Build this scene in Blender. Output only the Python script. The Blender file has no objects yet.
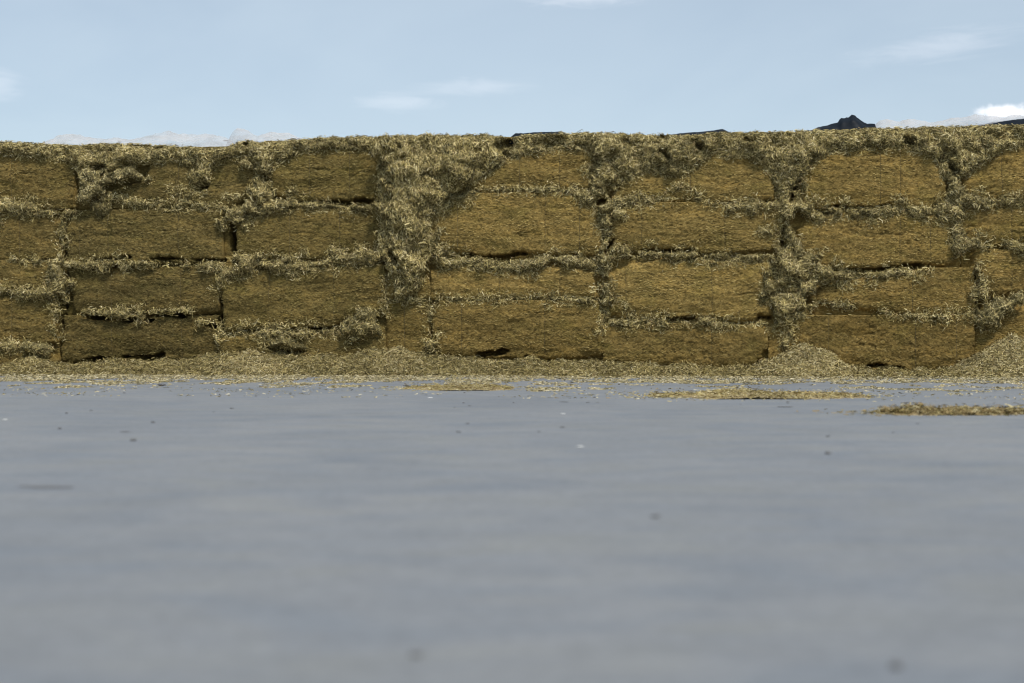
import bpy, math, random
import numpy as np
from mathutils import Vector

random.seed(7)
rng = np.random.default_rng(11)
scene = bpy.context.scene
COL = scene.collection

# ------------------------------------------------------------------ camera model and the frame of the stack's front
F_PX = 1422.0
CAM_H = 0.53
HOR = 341.5
PL = np.array([-8.13, 22.57]); PR = np.array([7.53, 20.9])
U2 = (PR - PL) / np.linalg.norm(PR - PL)          # along the stack
N2 = np.array([U2[1], -U2[0]])                    # out of the stack, to the camera
if N2[1] > 0: N2 = -N2
O2 = PL + U2 * np.dot(-PL, U2)                    # origin of the front line
ANG = math.atan2(U2[1], U2[0])

def wall_uv(px, py):
    """photo pixel -> (u, v) on the front plane of the stack (v = height over the yard)"""
    dx = (px - 512.0) / F_PX; dz = (HOR - py) / F_PX
    t = np.dot(O2, N2) / (dx * N2[0] + 1.0 * N2[1])
    x, y = t * dx, t
    u = (x - O2[0]) * U2[0] + (y - O2[1]) * U2[1]
    return u, CAM_H + t * dz

def ground_xy(px, py):
    t = CAM_H * F_PX / (py - HOR)
    return t * (px - 512.0) / F_PX, t

PXM = 1.0 / 65.0      # about one photo pixel, in metres, at the stack

def W3(u, v, w):
    """stack frame -> world"""
    u = np.asarray(u, float); v = np.asarray(v, float); w = np.asarray(w, float)
    return np.stack([O2[0] + U2[0]*u + N2[0]*w, O2[1] + U2[1]*u + N2[1]*w, v + 0*u], axis=-1)

# ------------------------------------------------------------------ noise
_tabs = {}
def vnoise(x, y, seed):
    if seed not in _tabs:
        _tabs[seed] = np.random.default_rng(seed + 1000).random((256, 256))
    T = _tabs[seed]
    xi = np.floor(x).astype(int); yi = np.floor(y).astype(int)
    fx = x - xi; fy = y - yi
    fx = fx*fx*(3-2*fx); fy = fy*fy*(3-2*fy)
    x0 = xi & 255; x1 = (xi+1) & 255; y0 = yi & 255; y1 = (yi+1) & 255
    return (T[y0, x0]*(1-fx) + T[y0, x1]*fx)*(1-fy) + (T[y1, x0]*(1-fx) + T[y1, x1]*fx)*fy

def fbm(x, y, seed, octv=4, gain=0.5):
    s = 0; a = 1; tot = 0
    for k in range(octv):
        s = s + a * (vnoise(x*(2.03**k), y*(2.03**k), seed + 17*k) - 0.5); tot += a; a *= gain
    return s / tot * 2.0       # about -1 .. 1

# ------------------------------------------------------------------ distance helpers
def poly_sd(px, py, poly):
    """signed distance to a polygon, positive inside"""
    poly = np.asarray(poly, float); n = len(poly)
    d = np.full(px.shape, 1e9); inside = np.zeros(px.shape, bool)
    for i in range(n):
        a = poly[i]; b = poly[(i+1) % n]
        e = b - a; L = max(np.dot(e, e), 1e-12)
        t = np.clip(((px-a[0])*e[0] + (py-a[1])*e[1]) / L, 0, 1)
        d = np.minimum(d, np.hypot(px - a[0] - t*e[0], py - a[1] - t*e[1]))
        c = (a[1] > py) != (b[1] > py)
        with np.errstate(divide='ignore', invalid='ignore'):
            xs = a[0] + (py - a[1]) * e[0] / (e[1] if abs(e[1]) > 1e-12 else 1e-12)
        inside ^= c & (px < xs)
    return np.where(inside, d, -d)

def stroke_sd(px, py, pts):
    """signed distance to a polyline with a radius at each point, positive inside; and the local radius"""
    best = np.full(px.shape, -1e9); rad = np.zeros(px.shape)
    if len(pts) == 1: pts = [pts[0], pts[0]]
    for a, b in zip(pts[:-1], pts[1:]):
        ex, ey = b[0]-a[0], b[1]-a[1]; L = max(ex*ex + ey*ey, 1e-12)
        t = np.clip(((px-a[0])*ex + (py-a[1])*ey) / L, 0, 1)
        r = a[2] + (b[2]-a[2])*t
        s = r - np.hypot(px - a[0] - t*ex, py - a[1] - t*ey)
        m = s > best
        best = np.where(m, s, best); rad = np.where(m, r, rad)
    return best, rad

def to_uv(pts):
    return [wall_uv(p[0], p[1]) for p in pts]
def stroke_uv(pts):
    return [(*wall_uv(p[0], p[1]), p[2]*PXM) for p in pts]

# ------------------------------------------------------------------ object helpers
def tag(o, label=None, cat=None, group=None, kind=None):
    if label: o['label'] = label
    if cat: o['category'] = cat
    if group: o['group'] = group
    if kind: o['kind'] = kind
    return o

def empty(name, loc, rz=0.0):
    o = bpy.data.objects.new(name, None); COL.objects.link(o)
    o.location = loc; o.rotation_euler = (0, 0, rz); o.empty_display_size = 0.2
    return o

def np_mesh(name, verts, quads, mats, parent=None, col=None, smooth=False, tris=None, matidx=None):
    """verts in the parent's frame"""
    verts = np.ascontiguousarray(verts, np.float32).reshape(-1, 3)
    quads = np.asarray(quads, np.int32).reshape(-1, 4)
    me = bpy.data.meshes.new(name)
    me.vertices.add(len(verts)); me.vertices.foreach_set('co', verts.ravel())
    nq = len(quads); loops = quads.ravel(); starts = np.arange(nq)*4
    if tris is not None and len(tris):
        tris = np.asarray(tris, np.int32).reshape(-1, 3)
        starts = np.concatenate([starts, nq*4 + np.arange(len(tris))*3])
        loops = np.concatenate([loops, tris.ravel()])
    me.loops.add(len(loops)); me.loops.foreach_set('vertex_index', loops.astype(np.int32))
    me.polygons.add(len(starts)); me.polygons.foreach_set('loop_start', starts.astype(np.int32))
    me.update(calc_edges=True); me.validate()
    if col is not None:
        ca = me.color_attributes.new('tint', 'FLOAT_COLOR', 'POINT')
        c4 = np.ones((len(verts), 4), np.float32); c4[:, :3] = col
        ca.data.foreach_set('color', c4.ravel())
    if smooth: me.polygons.foreach_set('use_smooth', np.ones(len(me.polygons), bool))
    for m in (mats if isinstance(mats, (list, tuple)) else [mats]): me.materials.append(m)
    if matidx is not None: me.polygons.foreach_set('material_index', np.asarray(matidx, np.int32))
    o = bpy.data.objects.new(name, me); COL.objects.link(o)
    if parent: o.parent = parent
    return o

def grid_quads(nr, nc):
    i = np.arange(nr*nc).reshape(nr, nc)
    return np.stack([i[:-1, :-1], i[:-1, 1:], i[1:, 1:], i[1:, :-1]], -1).reshape(-1, 4)

def unit(a): return a / np.maximum(np.linalg.norm(a, axis=-1, keepdims=True), 1e-9)

def blades(P, Nrm, T, length, width, tilt=0.35, face=0.6, bend=0.25):
    """bent strips centred at P lying along T on a surface with normal Nrm -> verts, quads"""
    n = len(P)
    d = unit(T + Nrm * (rng.normal(0, tilt, (n, 1))))
    s = unit(np.cross(d, Nrm + rng.normal(0, face, (n, 3))))
    up = np.cross(s, d)
    l = np.asarray(length).reshape(-1, 1)/2 * np.ones((n, 1)); w = np.asarray(width).reshape(-1, 1)/2 * np.ones((n, 1))
    b = rng.normal(0, bend, (n, 1)) * l
    a0 = P - d*l; a2 = P + d*l; a1 = P + up*b + d*l*rng.uniform(-.3, .3, (n, 1))
    V = np.stack([a0 - s*w*.8, a0 + s*w*.8, a1 - s*w, a1 + s*w, a2 - s*w*.45, a2 + s*w*.45], 1).reshape(-1, 3)
    k = np.arange(n)[:, None]*6
    Q = np.concatenate([k + np.array([0, 1, 3, 2]), k + np.array([2, 3, 5, 4])], 0)
    return V, Q

PAL = np.array([[.57, .48, .25], [.46, .378, .17], [.33, .268, .108], [.20, .162, .06], [.085, .067, .026], [.34, .255, .125], [.67, .59, .36]])
def straw_cols(n, probs, jit=.15):
    c = PAL[rng.choice(len(PAL), n, p=np.array(probs)/sum(probs))]
    return c * rng.uniform(1-jit, 1+jit, (n, 1))
P_LOOSE = [.19, .23, .20, .16, .13, .05, .04]
P_DRY   = [.34, .22, .12, .06, .05, .09, .12]
P_HEAP  = [.22, .27, .22, .12, .07, .05, .05]
P_BROWN = [.12, .10, .10, .06, .10, .46, .06]
P_PALE = [.26, .28, .12, .04, .05, .15, .10]

# ------------------------------------------------------------------ materials
def new_mat(name):
    m = bpy.data.materials.new(name); m.use_nodes = True
    nt = m.node_tree; nt.nodes.clear()
    out = nt.nodes.new('ShaderNodeOutputMaterial'); b = nt.nodes.new('ShaderNodeBsdfPrincipled')
    nt.links.new(b.outputs[0], out.inputs['Surface'])
    b.inputs['Roughness'].default_value = .9
    b.inputs['Specular IOR Level'].default_value = .15
    return m, nt, b
def N(nt, t, **kw):
    n = nt.nodes.new(t)
    for k, v in kw.items(): setattr(n, k, v)
    return n
def mapped(nt, scale, rotz=0.0, src=None):
    g = N(nt, 'ShaderNodeNewGeometry'); mp = N(nt, 'ShaderNodeMapping')
    mp.inputs['Scale'].default_value = scale; mp.inputs['Rotation'].default_value = (0, 0, rotz)
    nt.links.new(g.outputs['Position'], mp.inputs['Vector'])
    return mp.outputs[0]
def noise(nt, vec, scale, detail=4, rough=.6, dist=0.0):
    n = N(nt, 'ShaderNodeTexNoise'); n.inputs['Scale'].default_value = scale
    n.inputs['Detail'].default_value = detail; n.inputs['Roughness'].default_value = rough; n.inputs['Distortion'].default_value = dist
    nt.links.new(vec, n.inputs['Vector']); return n.outputs['Fac']
def ramp(nt, fac, stops):
    r = N(nt, 'ShaderNodeValToRGB'); e = r.color_ramp.elements
    while len(e) < len(stops): e.new(.5)
    for k, (p, c) in enumerate(stops):
        e[k].position = p; e[k].color = (*c, 1) if len(c) == 3 else c
    nt.links.new(fac, r.inputs[0]); return r.outputs['Color']
def mix(nt, mode, fac, a, b):
    m = N(nt, 'ShaderNodeMix', data_type='RGBA', blend_type=mode)
    for sock, val in ((0, fac), (6, a), (7, b)):
        if isinstance(val, bpy.types.NodeSocket): nt.links.new(val, m.inputs[sock])
        elif sock == 0: m.inputs[0].default_value = val
        else: m.inputs[sock].default_value = (*val, 1)
    return m.outputs[2]
def bump(nt, b, h, strength, dist):
    n = N(nt, 'ShaderNodeBump'); n.inputs['Strength'].default_value = strength; n.inputs['Distance'].default_value = dist
    nt.links.new(h, n.inputs['Height']); nt.links.new(n.outputs[0], b.inputs['Normal']); return n

def mat_bale():
    m, nt, b = new_mat('pressed_hay')
    fine = noise(nt, mapped(nt, (27, 27, 66), -ANG), 1.0, 5, .75, .3)
    coarse = noise(nt, mapped(nt, (1.6, 1.6, 7), -ANG), 1.0, 4, .6, .8)
    fleck = noise(nt, mapped(nt, (45, 45, 110), -ANG), 1.0, 3, .6)
    base = ramp(nt, fine, [(.26, (.054, .038, .0115)), (.42, (.142, .100, .0325)), (.55, (.236, .169, .058)), (.72, (.36, .27, .105))])
    tone = ramp(nt, coarse, [(.28, (.66, .68, .66)), (.5, (.98, .97, .92)), (.72, (1.25, 1.20, 1.02))])
    c = mix(nt, 'MULTIPLY', 1.0, base, tone)
    hue = noise(nt, mapped(nt, (2.1, 2.1, 3.4), -ANG), 1.0, 4, .6, .5)
    c = mix(nt, 'MULTIPLY', 1.0, c, ramp(nt, hue, [(.32, (.80, .86, .78)), (.5, (1, 1, 1)), (.68, (1.16, 1.13, 1.12))]))
    fl = ramp(nt, fleck, [(.58, (0, 0, 0)), (.68, (.6, .6, .6))])
    c = mix(nt, 'MIX', fl, c, (.33, .245, .095))
    oi = N(nt, 'ShaderNodeObjectInfo')
    c = mix(nt, 'MULTIPLY', 1.0, c, oi.outputs['Color'])
    nt.links.new(c, b.inputs['Base Color'])
    bump(nt, b, fine, .45, .012)
    return m
def mat_straw(name='straw'):
    m, nt, b = new_mat(name)
    a = N(nt, 'ShaderNodeAttribute', attribute_name='tint')
    n = noise(nt, mapped(nt, (60, 60, 60)), 1.0, 2)
    c = mix(nt, 'MULTIPLY', 1.0, a.outputs['Color'], ramp(nt, n, [(.3, (.75, .75, .72)), (.7, (1.15, 1.13, 1.08))]))
    oi = N(nt, 'ShaderNodeObjectInfo')
    c = mix(nt, 'MULTIPLY', 1.0, c, oi.outputs['Color'])
    nt.links.new(c, b.inputs['Base Color'])
    b.inputs['Roughness'].default_value = .8; b.inputs['Specular IOR Level'].default_value = .1
    return m
def mat_core():
    m, nt, b = new_mat('loose_hay_mass')
    n = noise(nt, mapped(nt, (30, 30, 38)), 1.0, 5, .7)
    c = ramp(nt, n, [(.3, (.035, .028, .012)), (.5, (.15, .125, .055)), (.7, (.34, .29, .14))])
    nt.links.new(c, b.inputs['Base Color']); bump(nt, b, n, 1.0, .03)
    return m
def mat_concrete():
    m, nt, b = new_mat('trowelled_concrete')
    big = noise(nt, mapped(nt, (.55, .45, 1)), 1.0, 4, .55, .6)
    mid = noise(nt, mapped(nt, (3.0, 5.0, 1)), 1.0, 7, .74, .5)
    wet = noise(nt, mapped(nt, (1.3, 2.6, 1), .15), 1.0, 5, .6, .9)
    fine = noise(nt, mapped(nt, (22, 26, 30)), 1.0, 7, .75)
    c = ramp(nt, big, [(.32, (.178, .189, .203)), (.5, (.196, .206, .218)), (.68, (.214, .221, .230))])
    c = mix(nt, 'MULTIPLY', 1.0, c, ramp(nt, mid, [(.3, (.88, .885, .89)), (.52, (1, 1, 1)), (.72, (1.10, 1.095, 1.085))]))
    c = mix(nt, 'MULTIPLY', 1.0, c, ramp(nt, fine, [(.3, (.86, .86, .86)), (.7, (1.12, 1.12, 1.12))]))
    c = mix(nt, 'MULTIPLY', 1.0, c, ramp(nt, wet, [(.36, (.90, .93, .965)), (.5, (1, 1, 1)), (.66, (1.045, 1.03, .98))]))
    nt.links.new(c, b.inputs['Base Color'])
    b.inputs['Roughness'].default_value = .8; b.inputs['Specular IOR Level'].default_value = .25
    bump(nt, b, mid, .05, .01)
    return m
def mat_film():
    m = bpy.data.materials.new('clear_film'); m.use_nodes = True
    nt = m.node_tree; nt.nodes.clear()
    out = N(nt, 'ShaderNodeOutputMaterial'); b = N(nt, 'ShaderNodeBsdfPrincipled'); t = N(nt, 'ShaderNodeBsdfTransparent')
    tl = N(nt, 'ShaderNodeBsdfTranslucent'); tl.inputs[0].default_value = (.86, .87, .90, 1)
    b.inputs['Base Color'].default_value = (.84, .85, .88, 1); b.inputs['Roughness'].default_value = .3
    a = N(nt, 'ShaderNodeMixShader'); a.inputs[0].default_value = .5
    nt.links.new(b.outputs[0], a.inputs[1]); nt.links.new(tl.outputs[0], a.inputs[2])
    n = noise(nt, mapped(nt, (3, 3, 10)), 1.0, 2, .5, .8)
    r = ramp(nt, n, [(.3, (.12,)*3), (.5, (.26,)*3), (.7, (.48,)*3)])
    x = N(nt, 'ShaderNodeMixShader'); nt.links.new(r, x.inputs[0])
    nt.links.new(t.outputs[0], x.inputs[1]); nt.links.new(a.outputs[0], x.inputs[2]); nt.links.new(x.outputs[0], out.inputs[0])
    return m
def mat_plain(name, rgb, rough=.5, spec=.5, var=.15, sc=9):
    m, nt, b = new_mat(name)
    n = noise(nt, mapped(nt, (sc, sc, sc)), 1.0, 4)
    lo = tuple(c*(1-var) for c in rgb); hi = tuple(c*(1+var) for c in rgb)
    nt.links.new(ramp(nt, n, [(.3, lo), (.7, hi)]), b.inputs['Base Color'])
    b.inputs['Roughness'].default_value = rough; b.inputs['Specular IOR Level'].default_value = spec
    bump(nt, b, n, .2, .01)
    return m
M_BALE, M_STRAW, M_CORE, M_CONC, M_FILM = mat_bale(), mat_straw(), mat_core(), mat_concrete(), mat_film()
M_TARP = mat_plain('black_tarpaulin', (.009, .013, .019), .5, .08)
M_DRYCORE = mat_plain('dry_chaff', (.27, .21, .115), .9, .1, .5, 45)
M_TWINE = mat_plain('twine', (.11, .085, .04), .8, .2, .3, 40)
M_CRUMB = mat_plain('dark_crumb', (.14, .14, .14), .9, .2, .3, 60)
M_DIRT = mat_plain('dirt_smear', (.175, .175, .175), .9, .2, .3, 60)
M_WHITE = mat_plain('pale_crumb', (.62, .62, .60), .8, .3, .1, 60)

# ------------------------------------------------------------------ the yard
def ground():
    xs = np.array([-400, -40, -12, 0, 12, 40, 400.]); ys = np.array([-60, 0, 6, 14, 24, 60, 600.])
    X, Y = np.meshgrid(xs, ys)
    o = np_mesh('concrete_yard', np.stack([X, Y, 0*X], -1), grid_quads(len(ys), len(xs)), M_CONC)
    tag(o, 'smooth blue grey concrete yard in front of the stacked bales', 'concrete yard', kind='structure')
ground()

# ------------------------------------------------------------------ height map of the bale fronts (for loose stems lying on them) and the black gaps
GST = .0145
GU0 = wall_uv(-112, 300)[0]; GU1 = wall_uv(1140, 300)[0]; GNU = int((GU1-GU0)/GST); GNV = int(4.1/GST)
GH = np.full((GNV, GNU), -.30)
VOIDS = [[(470,254,2),(485,257,3),(500,258,3.6),(515,254,3),(535,253,2)], [(310,200,1.6),(340,202,2.4),(378,201,2.6)], [(150,258,1.4),(185,259,2.6),(221,260,2.8)], [(95,260,1.6),(130,257,2)], [(231,226,5),(231,250,5)],
 [(80,359,2),(105,359,2.6)], [(120,357,3),(160,356,3)], [(478,355,2.6),(495,353,4),(508,351,2)], [(525,358,2.6),(537,361,2.6)], [(868,366,1.6),(900,367,2.6)], [(668,319,2.6),(695,319,2.6)], [(714,317,2),(722,319,2)],
 [(640,250,2),(665,251,3),(690,250,3)], [(835,270,2),(880,270,3.4),(905,266,3.4),(930,264,2)], [(830,207,2),(870,207,2.6),(890,204,2)], [(60,296,3),(61,308,3.6)], [(60,315,3),(59,335,2.6)], [(85,317,2),(120,320,2.8),(150,320,2.6)], [(152,315,2),(185,315,2.4)],
 [(195,325,2),(221,326,2.6)], [(-90,341,1.6),(12,341,1.6)], [(240,331,1.6),(260,330,2.6)], [(285,329,2.4),(335,328,2)], [(268,349,2.6),(285,352,2.6),(305,352,2)], [(760,318,3),(770,317,3)], [(784,225,4),(782,245,4)],
 [(605,200,4),(597,203,2.6)], [(978,300,3),(980,310,2)], [(200,190,3.4),(205,186,4)], [(263,174,3.4),(271,181,4)], [(92,168,3),(105,166,3)], [(510,144,5),(498,147,3)],
 [(690,141,2.4),(700,146,3)], [(745,140,3),(765,143,2)], [(948,163,2.6),(954,170,3)], [(800,180,2),(792,200,3)], [(660,152,3),(668,158,2)], [(906,142,3),(912,144,2)], [(390,250,2),(398,262,3)],
 [(612,240,3),(607,252,3)], [(60,243,2),(62,255,2.4)], [(976,285,3),(976,275,2.4)], [(220,300,3),(219,320,3)], [(384,262,2),(386,270,2)]]
def void_sd(U, V):
    best = np.full(U.shape, -1.0)
    rg = .034*fbm(U*16, V*22, 301, 4, .65) + .045*fbm(U*5, V*5, 305, 2) - .008
    for s_ in VOIDS:
        s_ = stroke_uv(s_)
        a = np.array(s_); r = .25
        iu = (U[0] > a[:, 0].min()-r) & (U[0] < a[:, 0].max()+r); iv = (V[:, 0] > a[:, 1].min()-r) & (V[:, 0] < a[:, 1].max()+r)
        if not iu.any() or not iv.any(): continue
        sub = np.ix_(iv, iu)
        best[sub] = np.maximum(best[sub], stroke_sd(U[sub], V[sub], s_)[0] + rg[sub])
    return best
def g_height(u, v):
    iu = np.clip(((u-GU0)/GST).astype(int), 0, GNU-1); iv = np.clip((v/GST).astype(int), 0, GNV-1)
    return GH[iv, iu]

# ------------------------------------------------------------------ bales
DEPTH = 1.9
TINTS = {'A': (.80, .80, .78), 'B': (.67, .69, .70), 'C': (.77, .785, .76), 'D': (.92, .91, .86), 'E': (1.09, 1.06, 1.0), 'F': (1.05, 1.03, .98), 'G': (1.08, 1.04, .97), 'H': (1.08, 1.04, .97)}
# name, cell (x0, x1, y0, y1), visible face outline, twine x positions, forward offset, tone, label
BALES = [
 ('A', (-98, 74, 145, 209), [(-92,158),(0,156),(50,157),(70,165),(77,176),(77,205),(50,208),(-92,204)], (-40, 12), .00, 1.0, 'topmost bale at the far left end of the stack, dark brown under pale thatch'),
 ('A', (-98, 61, 209, 259), [(-92,213),(0,214),(40,216),(60,222),(61,256),(20,258),(-92,258)], (-40, 19), -.03, .95, 'second bale from the top in the leftmost column, partly out of frame'),
 ('A', (-98, 57, 259, 293), [(-92,262),(10,262),(40,263),(55,268),(54,288),(20,287),(-92,287)], (-40,), .0, 1.0, 'thin third bale from the top in the leftmost column'),
 ('A', (-98, 57, 293, 347), [(-92,299),(0,298),(40,299),(56,303),(55,340),(25,345),(-92,343)], (-40, 12), .0, .92, 'fourth bale from the top in the leftmost column, above the lowest sliver of bale'),
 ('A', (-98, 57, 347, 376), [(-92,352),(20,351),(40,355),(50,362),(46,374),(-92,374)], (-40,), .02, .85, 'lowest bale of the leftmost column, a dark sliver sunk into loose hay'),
 ('B', (74, 263, 146, 209), [(84,198),(120,192),(146,182),(152,164),(172,163),(194,170),(196,186),(206,188),(210,166),(228,158),(248,160),(262,174),(262,186),(246,196),(228,204),(200,206),(140,205),(90,204)], (178,), -.02, 1.05, 'broken ragged bale topping the second column, pale loose lumps spilling over it'),
 ('B', (61, 222, 209, 264), [(68,214),(110,209),(150,208),(222,209),(225,220),(222,258),(150,259),(70,260)], (80, 108, 178), -.02, 1.06, 'second bale down in the second column, one dashed twine line'),
 ('B', (57, 222, 264, 315), [(70,272),(140,270),(222,268),(222,308),(190,310),(140,311),(76,309)], (110, 180), -.06, .95, 'third bale down in the second column, dark wide flat face'),
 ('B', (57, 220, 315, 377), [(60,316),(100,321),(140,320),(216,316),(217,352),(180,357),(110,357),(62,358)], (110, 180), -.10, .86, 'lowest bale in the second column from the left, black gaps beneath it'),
 ('C', (263, 384, 139, 206), [(276,166),(300,152),(330,149),(362,151),(380,156),(381,196),(350,198),(310,199),(276,192)], (310, 350), .02, 1.06, 'square dark top bale just left of the big shaggy overhang'),
 ('C', (222, 384, 206, 262), [(238,220),(262,215),(280,210),(330,211),(382,212),(383,246),(350,250),(330,256),(280,257),(240,252)], (290, 340), .0, 1.0, 'second bale down in the third column, beside a black notch'),
 ('C', (222, 386, 262, 334), [(225,280),(250,273),(290,273),(340,268),(384,266),(385,312),(350,314),(330,324),(270,326),(228,328)], (270, 335), .03, 1.0, 'tall third bale in the third column, between two pale ledges of hay'),
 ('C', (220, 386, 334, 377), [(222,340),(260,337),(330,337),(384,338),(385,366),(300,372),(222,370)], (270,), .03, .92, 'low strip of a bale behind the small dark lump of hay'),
 ('D', (386, 431, 262, 299), [(388,276),(410,282),(428,284),(429,296),(388,297)], (), .02, 1.02, 'narrow bale end just below the big shaggy overhang'),
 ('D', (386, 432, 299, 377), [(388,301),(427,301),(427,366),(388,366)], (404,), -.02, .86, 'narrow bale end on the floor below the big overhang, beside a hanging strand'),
 ('E', (384, 603, 136, 193), [(470,186),(490,172),(505,160),(530,153),(570,150),(594,155),(598,186),(570,188),(520,188),(490,190)], (520, 560), .0, 1.0, 'arched top bale of the column right of the big shaggy overhang'),
 ('E', (384, 603, 193, 262), [(432,208),(455,200),(480,194),(520,193),(570,197),(595,206),(598,225),(597,252),(560,252),(530,250),(500,256),(470,250),(440,246),(434,238)], (458, 545, 580), .03, 1.06, 'bright golden bale right of the big overhang, black crack along its lower edge'),
 ('E', (431, 603, 262, 300), [(432,274),(470,268),(520,272),(570,270),(592,276),(594,296),(540,295),(480,297),(434,297)], (500, 560), .02, 1.05, 'thin golden third bale down, below the golden bale with the black crack'),
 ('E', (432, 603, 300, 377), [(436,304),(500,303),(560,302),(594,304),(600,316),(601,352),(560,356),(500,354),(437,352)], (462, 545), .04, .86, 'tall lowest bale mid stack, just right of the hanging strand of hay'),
 ('F', (603, 788, 136, 202), [(616,198),(626,184),(652,170),(672,176),(690,174),(706,160),(716,152),(728,160),(742,157),(764,166),(771,178),(772,196),(740,203),(708,202),(696,198),(640,198)], (690,), .0, 1.02, 'peaked ragged top bale right of the middle, hay thatch dipping in over it'),
 ('F', (603, 788, 202, 257), [(612,208),(650,201),(700,201),(720,206),(760,209),(784,208),(786,236),(776,246),(730,250),(670,249),(616,248)], (642, 725), .02, 1.0, 'second bale down right of the middle, level straight top edge under the peaked bale'),
 ('F', (603, 778, 257, 323), [(612,278),(630,268),(660,263),(700,264),(740,266),(766,266),(770,280),(768,312),(750,318),(690,318),(640,318),(614,312)], (626, 712), .04, 1.1, 'tall golden third bale down right of the middle, orange left end'),
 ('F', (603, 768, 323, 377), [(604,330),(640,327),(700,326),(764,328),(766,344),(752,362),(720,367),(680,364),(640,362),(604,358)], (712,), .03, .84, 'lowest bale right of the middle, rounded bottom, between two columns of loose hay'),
 ('G', (788, 962, 132, 210), [(796,205),(804,182),(818,160),(838,151),(870,149),(910,151),(930,157),(941,172),(943,196),(930,204),(880,205),(830,206)], (880, 900), .02, 1.05, 'domed top bale beneath the crumpled black tarp'),
 ('G', (788, 962, 210, 268), [(798,262),(800,232),(812,219),(850,217),(900,216),(940,216),(958,226),(958,250),(946,262),(900,263),(840,267),(815,268)], (900, 930), .0, 1.04, 'golden second bale down under the domed bale, darker smudge at its lower left'),
 ('G', (778, 974, 268, 315), [(812,298),(836,285),(870,282),(910,278),(936,266),(960,262),(971,268),(973,312),(930,314),(890,309),(850,303)], (912,), .02, .92, 'third bale down in the second column from the right end, raised right corner'),
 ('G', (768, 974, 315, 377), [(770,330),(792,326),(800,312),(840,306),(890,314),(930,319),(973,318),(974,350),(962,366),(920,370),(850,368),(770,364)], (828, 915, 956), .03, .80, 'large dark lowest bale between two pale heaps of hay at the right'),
 ('H', (962, 1130, 129, 201), [(968,196),(966,178),(984,162),(1002,150),(1024,146),(1122,147),(1122,197)], (1002, 1060), .0, 1.0, 'topmost bale at the far right end of the stack, partly out of frame'),
 ('H', (962, 1130, 201, 248), [(966,210),(985,206),(1122,206),(1122,239),(990,240),(972,240),(964,228)], (1012, 1060), -.02, 1.0, 'second bale down in the rightmost column, shallow face with ragged left end'),
 ('H', (963, 1130, 248, 304), [(978,256),(1000,251),(1122,251),(1122,290),(1010,290),(986,292),(978,286)], (1012, 1060), -.02, 1.0, 'third bale down in the rightmost column, above the shaggy lump of hay'),
 ('H', (974, 1130, 304, 377), [(978,324),(1000,316),(1040,310),(1122,310),(1122,370),(978,370)], (1060,), .0, .85, 'lowest bale of the rightmost column, mostly hidden by a tall heap of hay'),
]

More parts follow.
